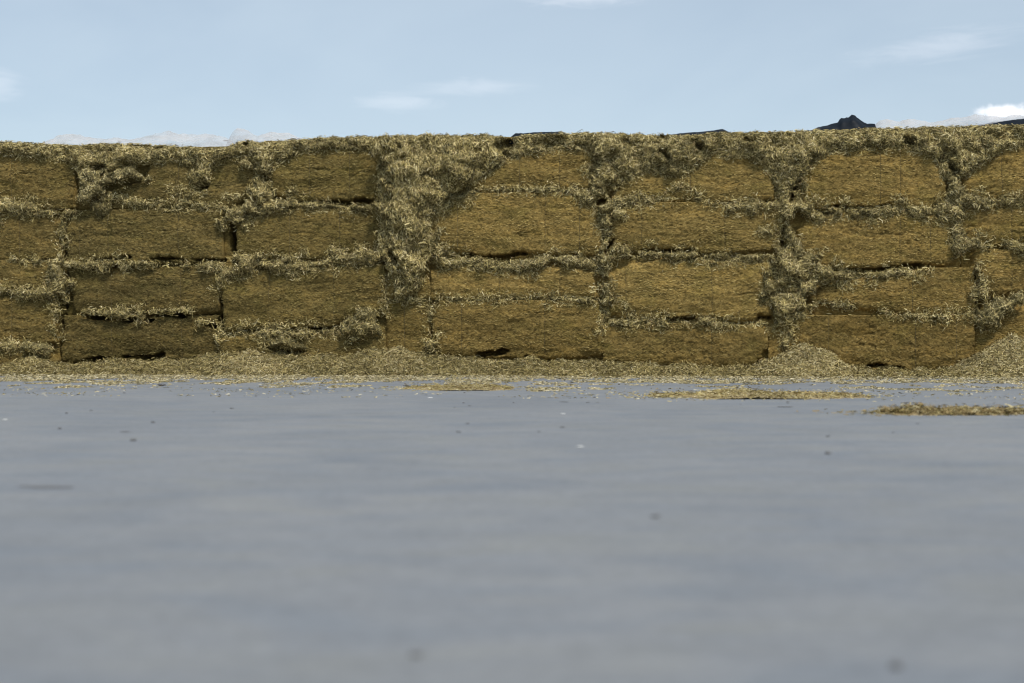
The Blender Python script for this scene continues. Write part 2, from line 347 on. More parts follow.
def bale(col, cell, poly, twx, off, tone, label, seed):
    cx0, cx1, cy0, cy1 = cell
    um = .5*(cx0+cx1)
    u0 = wall_uv(cx0, .5*(cy0+cy1))[0] + .002; u1 = wall_uv(cx1, .5*(cy0+cy1))[0] - .002
    v1 = wall_uv(um, cy0)[1] - .002; v0 = max(wall_uv(um, cy1)[1] + .002, 0.0)
    P = np.array(to_uv(poly))
    st = .0145
    nu = max(6, int((u1-u0)/st)); nv = max(6, int((v1-v0)/st))
    U, V = np.meshgrid(np.linspace(u0, u1, nu), np.linspace(v0, v1, nv))
    rag = .030*fbm(U*9+seed, V*14, 3, 3) + .018*fbm(U*40, V*40+seed, 5, 2)
    vs = void_sd(U, V); sp = poly_sd(U, V, P) + rag + .036; sd = np.minimum(sp, -vs)
    inner = np.clip(sp/.16, 0, 1)
    w = off + .025*np.sqrt(inner)
    w = w + .045*fbm(U*1.6+seed*3.1, V*3.2, 21, 3) + .007*fbm(U*6, V*17+seed*7, 31, 3) + .007*fbm(U*26, V*52, 41, 2)
    # flaked slabs: where the layered noise crosses a level, a thin step
    fl = fbm(U*1.7+seed*5, V*8.5, 51, 3)
    w = w - .009*(1/(1+np.exp(-(fl-.30)*30)))
    w = w - .010*np.clip((fbm(U*4.2+seed*4, V*8.5, 55, 4, .6)-.30)/.10, 0, 1) + .006*np.clip((fbm(U*6+seed, V*12+seed, 57, 3)-.36)/.08, 0, 1)
    cr = fbm(U*2.2+seed*2, V*13, 61, 3)
    w = w - .032*np.exp(-(cr/.03)**2) * np.clip((vnoise(U*2.5+seed, V*4, 71)-.68)*8, 0, 1)
    for tx in twx:
        tu = wall_uv(tx, .5*(cy0+cy1))[0]
        w = w - .016*vnoise(V*9, V*0+tu*5, 83)*np.exp(-((U - tu - .01*fbm(V*3, V*0+seed, 81, 2))/.018)**2)
    drop = np.clip(-sd, 0, 1)
    w = w - np.minimum(.10, 1.8*np.clip(-sp, 0, 1)) - .012*np.clip(1 - sp/.05, 0, 1) - np.minimum(.36, 9*np.clip(vs, 0, 1))
    gi = np.arange(int(np.ceil((u0-GU0)/GST)), int((u1-GU0)/GST)+1); gj = np.arange(int(np.ceil(v0/GST)), min(GNV-1, int(v1/GST))+1)
    gi = gi[(gi >= 0) & (gi < GNU)]
    GH[np.ix_(gj, gi)] = w[np.ix_(np.clip(np.round((gj*GST-v0)/(v1-v0)*(nv-1)).astype(int), 0, nv-1), np.clip(np.round((gi*GST+GU0-u0)/(u1-u0)*(nu-1)).astype(int), 0, nu-1))]
    root = empty('hay_bale', tuple(W3(.5*(u0+u1), v0, 0)), ANG)
    tag(root, label, 'bale', 'square hay bales stacked four or five high')
    uc = .5*(u0+u1)
    # front skin, sides and back as one closed solid (local frame: x along the stack, -y out of it)
    front = np.stack([U-uc, -w, V-v0], -1).reshape(-1, 3)
    q = [grid_quads(nv, nu)]
    idx = np.arange(nu*nv).reshape(nv, nu)
    loop = np.concatenate([idx[0, :], idx[1:, -1], idx[-1, -2::-1], idx[-2:0:-1, 0]])
    back = front[loop].copy(); back[:, 1] = DEPTH
    k = len(front) + np.arange(len(loop))
    q.append(np.stack([loop, k, np.roll(k, -1), np.roll(loop, -1)], -1))
    verts = np.concatenate([front, back, [[0, DEPTH, .5*(v1-v0)]]])
    tr = np.stack([np.roll(k, -1), k, np.full(len(k), len(verts)-1)], -1)
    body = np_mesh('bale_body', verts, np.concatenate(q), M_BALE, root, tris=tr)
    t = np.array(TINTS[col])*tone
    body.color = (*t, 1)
    # stems showing on the pressed face
    area = max(.05, float((sd > .01).mean()*(u1-u0)*(v1-v0)))
    n = int(2600*area)
    iv = rng.integers(0, nv, n*3); iu = rng.integers(0, nu, n*3)
    ok = sd[iv, iu] > .0; iv, iu = iv[ok][:n], iu[ok][:n]; n = len(iv)
    p = np.stack([U[iv, iu]-uc + rng.uniform(-.007, .007, n), -w[iv, iu]-rng.uniform(.0, .012, n), V[iv, iu]-v0], -1)
    T = np.stack([np.ones(n), np.zeros(n), rng.normal(0, .32, n)], -1)
    Nn = np.tile([0, -1.0, 0], (n, 1))
    vv, qq = blades(p, Nn, unit(T), rng.uniform(.012, .050, n), rng.uniform(.004, .009, n), .16, .6, .15)
    base = np.array([[.25, .187, .067], [.14, .102, .034], [.42, .33, .14], [.045, .033, .012]])
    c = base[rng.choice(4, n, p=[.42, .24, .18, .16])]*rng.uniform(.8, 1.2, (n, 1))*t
    s = np_mesh('loose_stems', vv, qq, M_STRAW, root, np.repeat(c, 6, 0)); s['kind'] = 'stuff'
    # twine
    for tx in twx:
        tu = wall_uv(tx, .5*(cy0+cy1))[0]
        ju = int(np.clip(round((tu-u0)/(u1-u0)*(nu-1)), 1, nu-2))
        ins = np.where(sd[:, ju] > .03)[0]
        if len(ins) < 8: continue
        vs = ins[::3]
        wob = .006*fbm(V[vs, ju]*6, V[vs, ju]*0+seed, 91, 2)
        ctr = np.stack([np.full(len(vs), U[0, ju]-uc)+wob, -np.maximum(np.maximum(w[vs, ju], w[vs, ju-1]), w[vs, ju+1])-.000, V[vs, ju]-v0], -1)
        a = np.linspace(0, 2*np.pi, 6, endpoint=False); r = .0032
        ring = np.stack([np.cos(a)*r, np.sin(a)*r, 0*a], -1)
        tv = (ctr[:, None, :]+ring[None]).reshape(-1, 3)
        ii = np.arange(len(vs)*6).reshape(len(vs), 6)
        tq = np.stack([ii[:-1], np.roll(ii[:-1], -1, 1), np.roll(ii[1:], -1, 1), ii[1:]], -1).reshape(-1, 4)
        np_mesh('twine', tv, tq, M_TWINE, root, smooth=True)
    return root
for k, b in enumerate(BALES): bale(*b, seed=k*3.7+1)

# ------------------------------------------------------------------ loose hay on the front: a lumpy skin with chopped stems over it
SKY = [(-110,142),(0,141),(40,143),(75,146),(110,143),(150,144),(200,147),(225,148),(238,142),(250,140),(265,142),(290,139),(330,137),(370,136),(395,135),(430,135),(480,134),(510,137),(540,133),(600,132),(650,134),(680,135),(720,132),(760,131.5),(800,130.5),(870,128.5),(930,126.5),(1024,124.5),(1135,123.5)]
THATCH = [(-110,157),(0,155),(40,157),(70,161),(78,172),(100,174),(150,164),(172,160),(196,166),(206,186),(212,166),(228,157),(250,158),(262,176),(275,168),(300,153),(330,149),(362,151),(380,156),(386,178),(420,190),(445,192),(475,184),(498,166),(520,155),(560,150),(592,154),(600,180),(622,184),(650,171),(668,176),(690,172),(706,160),(716,153),(728,160),(742,156),(764,165),(774,180),(786,196),(800,186),(818,160),(838,151),(870,149),(910,151),(932,156),(946,176),(958,180),(968,174),(984,162),(1004,149),(1024,146),(1135,146)]
def strokes_main():
    return [
     [(-100,206,6),(0,207,6),(25,208,6.5),(50,212,6),(80,213,4.5)], [(12,259,2.5),(35,260,3),(60,262,2.5)], [(-100,291,5),(0,291,6),(40,293,5),(60,297,4)],
     [(-100,347,4),(0,345,3.5),(22,346,4)], [(63,218,3),(62,240,2.5),(60,255,3)], [(55,266,6),(64,284,8),(63,298,4)], [(57,306,3),(58,335,2.5)],
     [(104,200,6),(120,200,5),(150,205,2.6),(200,206,2.6),(225,208,3)], [(172,188,3),(190,193,3.5),(200,192,2.5)], [(228,197,2),(240,196,3)],
     [(222,222,6),(238,216,9),(256,206,9),(264,194,8),(258,184,5)], [(255,208,6),(290,205,5.5),(340,207,4.5),(383,210,4)], [(245,162,7),(262,174,8),(270,184,5)],
     [(205,165,5),(200,180,5),(204,190,4)],
     [(68,265,4.5),(100,263,5.5),(150,263,5),(190,266,4),(222,267,3)], [(84,311,2.4),(110,314,3.4),(142,314,3.8)], [(150,312,1.8),(192,310,1.8)], [(198,322,2),(220,323,2.4)],
     [(222,280,5),(245,264,8),(270,265,7),(300,267,6),(330,263,6.5),(360,257,7),(380,250,7)], [(221,336,4),(250,331,6),(290,332,5.5),(335,333,4)],
     [(219,285,3),(219,300,2.5)], [(219,326,3),(219,345,3.5)],
     [(430,300,4),(433,325,5),(432,347,6)], [(386,280,2.4),(386,312,2)],
     [(436,244,6),(440,262,6),(470,262,5),(500,268,5),(530,265,6),(552,259,7),(575,261,8),(596,268,8)], [(438,300,3.4),(500,299,2.6),(540,298,3.4),(592,301,4)],
     [(434,212,6),(450,202,5),(470,193,3.6),(500,190,2.2),(540,190,2),(572,192,2.6),(600,202,6)],
     [(606,165,8),(603,190,7.5),(605,215,6.5),(607,240,5.5),(603,260,8),(607,280,7),(606,296,5.5),(605,312,4),(602,335,2.6)],
     [(615,203,5),(660,199,2.8),(700,199,2.6)], [(706,204,4),(740,207,4.4),(776,205,6)], [(668,192,2),(682,187,3.4),(700,193,2.4)],
     [(610,250,6),(640,253,5),(680,256,6),(720,258,5),(770,257,5)], [(690,259,3),(715,263,2.4),(745,263,2)], [(610,323,4),(650,322,3.4),(690,322,3.2),(730,325,4),(766,324,5)],
     [(626,308,3),(630,316,4)],
     [(792,172,11),(786,195,11),(787,215,9),(790,240,7.5),(786,262,11),(781,288,12),(785,308,10),(776,326,6)], [(790,268,12),(815,270,12),(838,274,8)], [(795,296,14),(808,288,10)],
     [(798,208,7),(840,212,5.5),(880,212,5),(920,212,5.5),(948,208,7)], [(830,274,7),(870,276,5.5),(900,273,6),(928,271,4.5)], [(815,303,2.4),(852,306,2.2)],
     [(878,311,3.6),(900,316,4),(930,317,3.2),(973,315,3.4)], [(950,168,8),(956,188,7.5),(953,207,7),(956,230,5),(960,250,7),(966,260,7)],
     [(976,262,5),(979,280,6),(976,298,5)], [(962,200,5),(1000,201,4.4),(1130,201,4.4)], [(968,246,6.5),(1000,245,5.5),(1130,245,5.5)],
     [(792,330,4),(786,346,5)], [(388,300,2.4),(428,300,2.4)],
    ]

def loose_layer(strokes, polys, seed, hmax=.17, base=-.03, lump=.05, margin=3, st=.021, soft_void=False, pits=.12):
    """-> grid U, V, w, mask (signed inside distance)"""
    S = [stroke_uv(s) for s in strokes]; Pp = [np.array(to_uv(p)) for p in polys]
    allp = np.array([(p[0], p[1]) for s in S for p in s] + [tuple(p) for q in Pp for p in q])
    rm = max([p[2] for s in S for p in s] + [0]) + .05
    u0, v0 = allp.min(0)-rm; u1, v1 = allp.max(0)+rm
    nu = int((u1-u0)/st); nv = int((v1-v0)/st)
    U, V = np.meshgrid(np.linspace(u0, u1, nu), np.linspace(v0, v1, nv))
    rag = .028*fbm(U*11+seed, V*11, 103, 3) + .012*fbm(U*38, V*38+seed, 105, 2)
    best = np.full(U.shape, -1.0); H = np.zeros(U.shape)
    wob = fbm(U*2.6+seed*3, V*2.6, 107, 2) + .7*fbm(U*7+seed, V*7, 109, 2)
    vsd = void_sd(U, V)
    for s in S:
        a = np.array([(p[0], p[1], p[2]) for p in s]); r = a[:, 2].max()+.12
        iu = (U[0] > a[:, 0].min()-r) & (U[0] < a[:, 0].max()+r); iv = (V[:, 0] > a[:, 1].min()-r) & (V[:, 0] < a[:, 1].max()+r)
        sub = np.ix_(iv, iu)
        sd, rad = stroke_sd(U[sub], V[sub], s); sd = sd + rag[sub]*np.clip(rad/.08, .5, 1.3) + rad*1.25*wob[sub] - .05*rad
        h = np.minimum(hmax, 1.25*np.sqrt(np.clip(sd, 0, None)*np.maximum(rad, .03)))
        H[sub] = np.maximum(H[sub], h); best[sub] = np.maximum(best[sub], sd)
    for p in Pp:
        sd = poly_sd(U, V, p) + rag
        h = np.minimum(hmax, .55*np.sqrt(np.clip(sd, 0, None)*.16))
        H = np.maximum(H, h); best = np.maximum(best, sd)
    if not soft_void: best = np.minimum(best, -vsd); H = H*np.clip(.25 - vsd/.05, 0, 1)
    w = base + H*(1 + .5*fbm(U*3.2+seed, V*3.2, 111, 2)) + lump*fbm(U*5+seed, V*6, 113, 3)*np.clip(best/.05, 0, 1)
    w = w + .055*(fbm(U*9+seed, V*10, 119, 2) + .6*np.abs(fbm(U*14, V*14+seed, 121, 2)))*np.clip(best/.03, 0, 1)
    if soft_void: w = w - np.minimum(.26, 5*np.clip(vsd + .025, 0, 1))
    pit = fbm(U*3.6+seed*2, V*4.5, 117, 2)
    w = w - pits*np.clip((pit-.34)/.15, 0, 1)*np.clip(best/.04, 0, 1)
    return U, V, w, best

def loose_mesh(name, strokes, polys, seed, dens=3000, probs=P_LOOSE, hang=.0, parent=None, hmax=.17, base=-.03, lump=.05, top_fade=True, L=(.020, .090), Wd=(.005, .013), mats=None, dark=1.0, soft_void=False, pits=.12):
    U, V, w, sd = loose_layer(strokes, polys, seed, hmax, base, lump, soft_void=soft_void, pits=pits)
    nv, nu = U.shape
    if top_fade:                               # the mass rounds back over the top of the stack
        sk = np.array(to_uv(SKY)); vt = np.interp(U[0], sk[:, 0], sk[:, 1])[None, :]
        vt0 = vt; vt = vt + .05 + .035*fbm(U*4, U*0+seed, 143, 3)
        d = np.clip(vt - V, 0, None)
        w = w - .25*np.exp(-d/.03)
        sd = np.where(V > vt, -1, sd)
    du = U[0, 1]-U[0, 0]; dv = V[1, 0]-V[0, 0]
    gu = np.gradient(w, du, axis=1); gv = np.gradient(w, dv, axis=0)
    nrm = unit(np.stack([-gu, -gv, np.ones_like(w)], -1))            # (u, v, w)
    on = sd > -.01
    fm = on[:-1, :-1] & on[1:, :-1] & on[:-1, 1:] & on[1:, 1:]
    Q = grid_quads(nv, nu)[fm.ravel()]
    used = np.unique(Q); remap = np.full(nu*nv, -1); remap[used] = np.arange(len(used))
    core = W3(U, V, w).reshape(-1, 3)[used]; Q = remap[Q]
    # stems
    area = on.sum()*du*dv; n = int(dens*area)
    cand = np.where((sd > -.09).ravel())[0]; pr = np.exp(np.clip(sd.ravel()[cand], -1, 0)/.022); pr *= 1
    if top_fade: pr = pr*(V.ravel()[cand] < np.broadcast_to(vt0, V.shape).ravel()[cand] + .03)
    js = rng.choice(cand, n, p=pr/pr.sum())
    iv, iu = js // nu, js % nu
    pu = U[iv, iu] + rng.uniform(-.5, .5, n)*du; pv = V[iv, iu] + rng.uniform(-.5, .5, n)*dv
    nn = nrm[iv, iu]
    lift = rng.exponential(.010, n)
    # frame u, v, w -> world
    toW = lambda a: np.stack([U2[0]*a[:, 0]+N2[0]*a[:, 2], U2[1]*a[:, 0]+N2[1]*a[:, 2], a[:, 1]], -1)
    out_ = sd[iv, iu] < -.004
    nn = np.where(out_[:, None], np.array([[0, 0, 1.0]]), nn)
    wz = np.where(out_, g_height(pu, pv) + .004, np.maximum(w[iv, iu], g_height(pu, pv)))
    deep = out_ & (wz < -.07); span = deep & (rng.random(n) < .42) & (pv < 3.1)          # a few stems bridge the gaps
    wz = np.where(span, rng.uniform(-.07, .02, n), wz)
    keep = ~deep | span; pu, pv, wz, nn, lift, ln_out = pu[keep], pv[keep], wz[keep], nn[keep], lift[keep], out_[keep]; n = len(pu)
    NW = toW(nn); P = W3(pu, pv, wz) + NW*np.where(ln_out, lift*.4, lift)[:, None]
    r = rng.normal(0, 1, (n, 3)); r[:, 2] -= hang*1.6*np.sign(rng.random(n)-.0)
    r[:, 0] *= 1.15
    if top_fade:                               # along the skyline the stems lie flat
        crest = pv > np.interp(pu, sk[:, 0], sk[:, 1]) - .05
        r[crest, 2] *= .15; P[crest] -= NW[crest]*(lift[crest]*.5)[:, None]
    T = unit(r - NW*(r*NW).sum(1, keepdims=True))
    if top_fade: T = np.where(crest[:, None], unit(T*np.array([1, 1, .3])), T)
    ln = L[0] + (L[1]-L[0])*rng.random(n)**1.4*np.where(rng.random(n) < .12, 1.5, 1.0); wd = rng.uniform(*Wd, n)
    vv, qq = blades(P, NW, T, ln, wd, np.where(crest[:, None], .1, .22) if top_fade else .22, .55, .35)
    patch = fbm(pu*2.3+seed, pv*3.1, 131, 3)
    fine_p = fbm(pu*13+seed, pv*15, 133, 2)
    c = straw_cols(n, probs)*np.clip(1 + .25*patch + .30*fine_p, .45, 1.5)[:, None]*dark
    verts = np.concatenate([core, vv]); quads = np.concatenate([Q, qq+len(core)])
    mi = np.concatenate([np.zeros(len(Q), int), np.ones(len(qq), int)])
    cols = np.concatenate([np.full((len(core), 3), .12), np.repeat(c, 6, 0)])
    if parent is not None:
        R = np.array([[math.cos(-ANG), -math.sin(-ANG)], [math.sin(-ANG), math.cos(-ANG)]])
        verts = verts - np.array(parent)
    o = np_mesh(name, verts, quads, mats or [M_CORE, M_STRAW], None, cols, matidx=mi)
    if parent is not None: o.location = parent
    return o

thatch_poly = SKY + THATCH[::-1]
def crumbled(strokes):
    """the ledges crumble: little lumps beside each run of loose hay"""
    out_s = list(strokes); r = random.Random(5)
    for st in strokes:
        for a, b in zip(st[:-1], st[1:]):
            L_ = math.hypot(b[0]-a[0], b[1]-a[1]); nx, ny = -(b[1]-a[1])/max(L_, 1), (b[0]-a[0])/max(L_, 1)
            for _ in range(int(L_/9 + r.random())):
                t = r.random(); rr = (a[2]+(b[2]-a[2])*t); o_ = r.gauss(0, .85)*rr
                rad = r.uniform(.35, .95)*min(rr, 8); ex = r.uniform(2, 9)
                x, y = a[0]+(b[0]-a[0])*t + nx*o_, a[1]+(b[1]-a[1])*t + ny*o_
                out_s.append([(x-ex*.5, y, rad), (x+ex*.5, y+r.uniform(-2, 2), rad*.7)])
    return out_s
o = loose_mesh('loose_hay', crumbled(strokes_main()), [], 3.0, dens=6200)
tag(o, 'loose chopped hay spilling from the joints between the stacked bales', 'loose hay', kind='stuff')
o = loose_mesh('hay_thatch', [], [thatch_poly], 8.0, dens=6500, hmax=.20, lump=.11, base=.0, soft_void=True)
tag(o, 'shaggy layer of loose pale hay capping the whole top edge of the stack', 'loose hay', kind='stuff')

def clump(name, strokes, polys, seed, label, cat='hay clump', **kw):
    pts = [(p[0], p[1]) for s in strokes for p in s] + [tuple(p[:2]) for q in polys for p in q]
    c = wall_uv(sum(p[0] for p in pts)/len(pts), max(p[1] for p in pts))
    base = tuple(W3(c[0], c[1], 0))
    o = loose_mesh(name, strokes, polys, seed, parent=base, top_fade=kw.pop('top_fade', False), **kw)
    tag(o, label, cat, 'lumps of loose hay caught on the stack'); return o
clump('hay_clump', [[(400,272,11),(415,280,8),(404,292,5)], [(430,248,7),(440,232,4)], [(404,168,24),(432,160,22),(466,158,14)], [(404,186,18),(428,188,15)], [(402,226,20),(416,236,16)], [(400,256,12),(412,264,12)]], [[(381,150),(400,140),(440,138),(492,146),(506,158),(478,178),(448,196),(434,206),(431,226),(436,246),(428,262),(412,276),(400,282),(388,268),(380,238),(383,214),(379,190)]], 13.0,
      'big shaggy overhang of loose hay hanging down the joint left of the middle', hmax=.25, base=.09, lump=.06, pits=.04, hang=.8, dark=1.18, dens=7000)
clump('hay_clump', [[(345,334,8),(356,328,10),(366,323,12),(379,332,8)]], [], 15.0, 'pale rounded lump of hay on the ledge just left of the narrow bale end', hmax=.2, base=.02)
clump('hay_clump', [[(272,340,5),(284,345,7),(300,347,5)]], [], 17.0, 'small dark lump of hay stuck on the lowest bale of the third column', hmax=.2, base=.0, probs=[.08,.14,.22,.24,.26,.04,.02], dark=.75)
clump('hay_clump', [[(93,178,11),(93,190,12)]], [], 19.0, 'pale squarish lump of hay at the top corner between the two leftmost columns', hmax=.18, base=.0, L=(.02, .06), probs=P_DRY)
clump('hay_clump', [[(118,178,12),(134,174,13),(146,180,6)]], [], 21.0, 'pale wedge of hay lying across the broken bale near the top left', hmax=.18, base=.0, L=(.02, .06), probs=P_DRY)
clump('hay_clump', [[(978,322,5),(988,314,8),(1004,304,10),(1026,300,11),(1060,302,9)]], [], 23.0, 'shaggy lump of hay on the ledge at the right edge of the photo', hmax=.26, base=.02)
clump('hay_clump', [[(34,346,5),(44,351,8),(48,355,6)]], [], 25.0, 'small tuft of hay drooping over the lowest bale near the left edge', hmax=.2, base=.02, hang=.5)
clump('hay_clump', [[(98,204,5),(104,210,6)]], [], 27.0, 'dark stringy tuft hanging below the pale squarish lump near the top left', hmax=.12, base=.0, hang=1.2, probs=[.06,.12,.2,.24,.32,.04,.02], dark=.6)

# loose hay lying on the flat top of the stack, back from the edge
def top_cap():
    sk = np.array(to_uv(SKY))
    us = np.arange(sk[0, 0]+.05, sk[-1, 0]-.05, .05); ws = np.linspace(-DEPTH, -.12, 40)
    U, Wd = np.meshgrid(us, ws)
    v = np.interp(U, sk[:, 0], sk[:, 1]) - .07 + .03*fbm(U*3, Wd*3, 141, 3) - .10*np.clip(-Wd-.1, 0, 1.5)
    vv = W3(U, v, Wd).reshape(-1, 3)
    Q = grid_quads(*U.shape)
    n = 9000
    k = rng.integers(0, U.size, n)
    P = vv[k] + np.stack([rng.uniform(-.03, .03, n), rng.uniform(-.03, .03, n), rng.uniform(0, .02, n)], -1)
    T = unit(np.stack([rng.normal(0, 1, n), rng.normal(0, 1, n), rng.normal(0, .1, n)], -1))
    bv, bq = blades(P, np.tile([0, 0, 1.0], (n, 1)), T, rng.uniform(.03, .1, n), rng.uniform(.005, .012, n))
    c = straw_cols(n, P_DRY)
    o = np_mesh('hay_blanket', np.concatenate([vv, bv]), np.concatenate([Q, bq+len(vv)]), [M_CORE, M_STRAW], None,
                np.concatenate([np.full((len(vv), 3), .2), np.repeat(c, 6, 0)]), matidx=np.concatenate([np.zeros(len(Q), int), np.ones(len(bq), int)]))
    tag(o, 'thin blanket of dry hay spread on the flat top of the stack', 'loose hay', kind='stuff')
top_cap()

# ------------------------------------------------------------------ hay on the floor
BERM = [(-110,363),(0,366),(25,358),(45,359),(80,363),(150,363),(185,360),(205,356),(228,351),(262,351),(300,355),(340,355),(372,349),(400,349),(425,351),(470,359),(520,358),(560,358),(600,361),(680,364),(720,366),(770,362),(850,366),(900,369),(940,368),(980,366),(1135,366)]
def berm_mesh():
    bt = np.array(to_uv(BERM))
    us = np.arange(bt[0, 0]+.02, bt[-1, 0]-.02, .028); ws = np.linspace(-.05, 1.0, 40)
    U, Wd = np.meshgrid(us, ws)
    h0 = np.interp(U, bt[:, 0], bt[:, 1]) - .005
    out = .72 + .25*fbm(U*1.1, U*0+2, 151, 3)
    s = np.clip((Wd-.02)/out, 0, 1)
    h = h0*(1-s)**1.15 + .075*fbm(U*4.5, Wd*5, 153, 4, .6)*(1 + .8*fbm(U*1.1, U*0+9, 155, 2)) + .05*fbm(U*1.7, U*0+4, 157, 3)*np.clip((1-s)*3, 0, 1) + .004
    h = np.where(s >= 1, -.03, h); h = np.maximum(h, -.03)
    P3 = W3(U, h, Wd)
    return U, Wd, h, P3
def straw_on_field(name, P3, h, dens_pts, probs, mats, extra=None, L=(.03, .10), Wd=(.005, .013), loc=(0, 0, 0), tilt=.38):
    nr, nc = h.shape
    on = h > -.005
    fm = on[:-1, :-1] | on[1:, :-1] | on[:-1, 1:] | on[1:, 1:]
    Q = grid_quads(nr, nc)[fm.ravel()]
    used = np.unique(Q); remap = np.full(nr*nc, -1); remap[used] = np.arange(len(used)); Q = remap[Q]
    core = P3.reshape(-1, 3)[used]
    du = np.gradient(P3, axis=1); dv = np.gradient(P3, axis=0)
    nm = unit(np.cross(du, dv)); nm = np.where(nm[..., 2:3] < 0, -nm, nm).reshape(-1, 3)
    cand = np.where((h > .002).ravel())[0]
    k = rng.choice(cand, dens_pts)
    P = P3.reshape(-1, 3)[k] + du.reshape(-1, 3)[k]*rng.uniform(-.5, .5, (dens_pts, 1)) + dv.reshape(-1, 3)[k]*rng.uniform(-.5, .5, (dens_pts, 1))
    NW = nm[k]; P = P + NW*rng.exponential(.010, (dens_pts, 1))
    r = rng.normal(0, 1, (dens_pts, 3)); r[:, 2] *= .6
    T = unit(r - NW*(r*NW).sum(1, keepdims=True))
    vv, qq = blades(P, NW, T, rng.uniform(*L, dens_pts), rng.uniform(*Wd, dens_pts), tilt, 1.0, .3)
    patch = fbm(P[:, 0]*2.1+5, P[:, 2]*4+P[:, 1], 161, 3)
    c = straw_cols(dens_pts, probs)*(1+.3*patch)[:, None]*.80
    if extra is not None:
        vv2, qq2, c2 = extra; qq = np.concatenate([qq, qq2+len(vv)]); vv = np.concatenate([vv, vv2]); c = np.concatenate([c, c2])
    verts = np.concatenate([core, vv]) - np.array(loc)
    o = np_mesh(name, verts, np.concatenate([Q, qq+len(core)]), mats, None, np.concatenate([np.full((len(core), 3), .15), np.repeat(c, 6, 0)]),
                matidx=np.concatenate([np.zeros(len(Q), int), np.ones(len(qq), int)]))
    o.location = loc
    return o
U, Wd, h, P3 = berm_mesh()
o = straw_on_field('hay_drift', P3, h, 46000, [.16,.24,.25,.18,.10,.06,.04], [M_CORE, M_STRAW])
tag(o, 'low drift of loose hay along the foot of the stacked bales', 'loose hay', kind='stuff')

# scattered dry litter thinning out over the concrete
def litter():
    n = 110000
    u = rng.uniform(wall_uv(-110, 360)[0], wall_uv(1135, 360)[0], n)
    reach = 4.6 + 1.4*fbm(u*.5, u*0, 171, 3) + 1.8*fbm(u*2.2, u*0+3, 173, 3)
    w = .40 + rng.random(n)**.85*reach*1.15
    w = np.where(rng.random(n) < .11, rng.uniform(.5, 8.5, n), w)
    keep = (1.3*fbm(u*2.2, w*1.6, 175, 3) + .7*fbm(u*9, w*5, 177, 2) > -.45 + .19*np.clip(w-.8, 0, 3.4)) 
    u, w = u[keep], w[keep]; n = len(u)
    P = W3(u, rng.uniform(.004, .022, n)*np.clip(2-w/3, .4, 1.6), w)
    T = unit(np.stack([rng.normal(0, 1.0, n), rng.normal(0, 1, n), rng.normal(0, .08, n)], -1))
    v, q = blades(P, np.tile([0, 0, 1.0], (n, 1)), T, rng.uniform(.015, .06, n), rng.uniform(.004, .012, n), .20, 1.6, .3)
    v[:, 2] = np.maximum(v[:, 2], .003)
    c = straw_cols(n, [.28,.26,.12,.06,.06,.06,.16])*np.array([.90, .92, 1.08])
    o = np_mesh('hay_litter', v, q, M_STRAW, None, np.repeat(c, 6, 0))
    tag(o, 'thin pale litter of dry stems strewn on the concrete before the stack', 'hay litter', kind='stuff')
litter()

def heap(px, halfw, peak_y, out, label, seed):
    """cone of hay against the stack"""
    uc, top = wall_uv(px, peak_y)
    hw = halfw*PXM
    us = np.arange(-hw*1.15, hw*1.15, .026); ws = np.arange(-.1, out*1.2, .026)
    A, B = np.meshgrid(us, ws)
    r = np.sqrt((A/hw)**2 + (np.clip(B, 0, None)/out)**2) + .10*fbm(A*2.5+seed, B*2.5, 181, 3)
    h = top*np.clip(1 - r, 0, 1)**.85*1.06 + .065*fbm(A*5+seed, B*6, 183, 4, .6)*np.clip((1-r)*5, 0, 1) 
    h = np.where(r >= 1, -.03, h)
    P3 = W3(A+uc, h, B+.04)
    loc = tuple(W3(uc, 0, out*.4))
    n = int(3.14*hw*out/2*4200*1.4)
    o = straw_on_field('hay_heap', P3, h, n, P_DRY, [M_CORE, M_STRAW], loc=loc)
    tag(o, label, 'hay heap', 'heaps of loose hay at the foot of the stack')
heap(803, 58, 345, .85, 'pale cone of loose hay on the floor left of the large dark lowest bale', 2.0)
heap(1012, 68, 338, 1.0, 'tall pale heap of loose hay at the foot of the right end of the stack', 4.0)
heap(252, 62, 351.5, .75, 'broad low heap of loose hay under the third column, left of the small dark lump', 6.0)
heap(398, 60, 350, .75, 'broad low heap of loose hay below the big shaggy overhang', 8.0)
heap(38, 30, 356, .55, 'small low heap of loose hay at the foot of the leftmost column', 9.0)

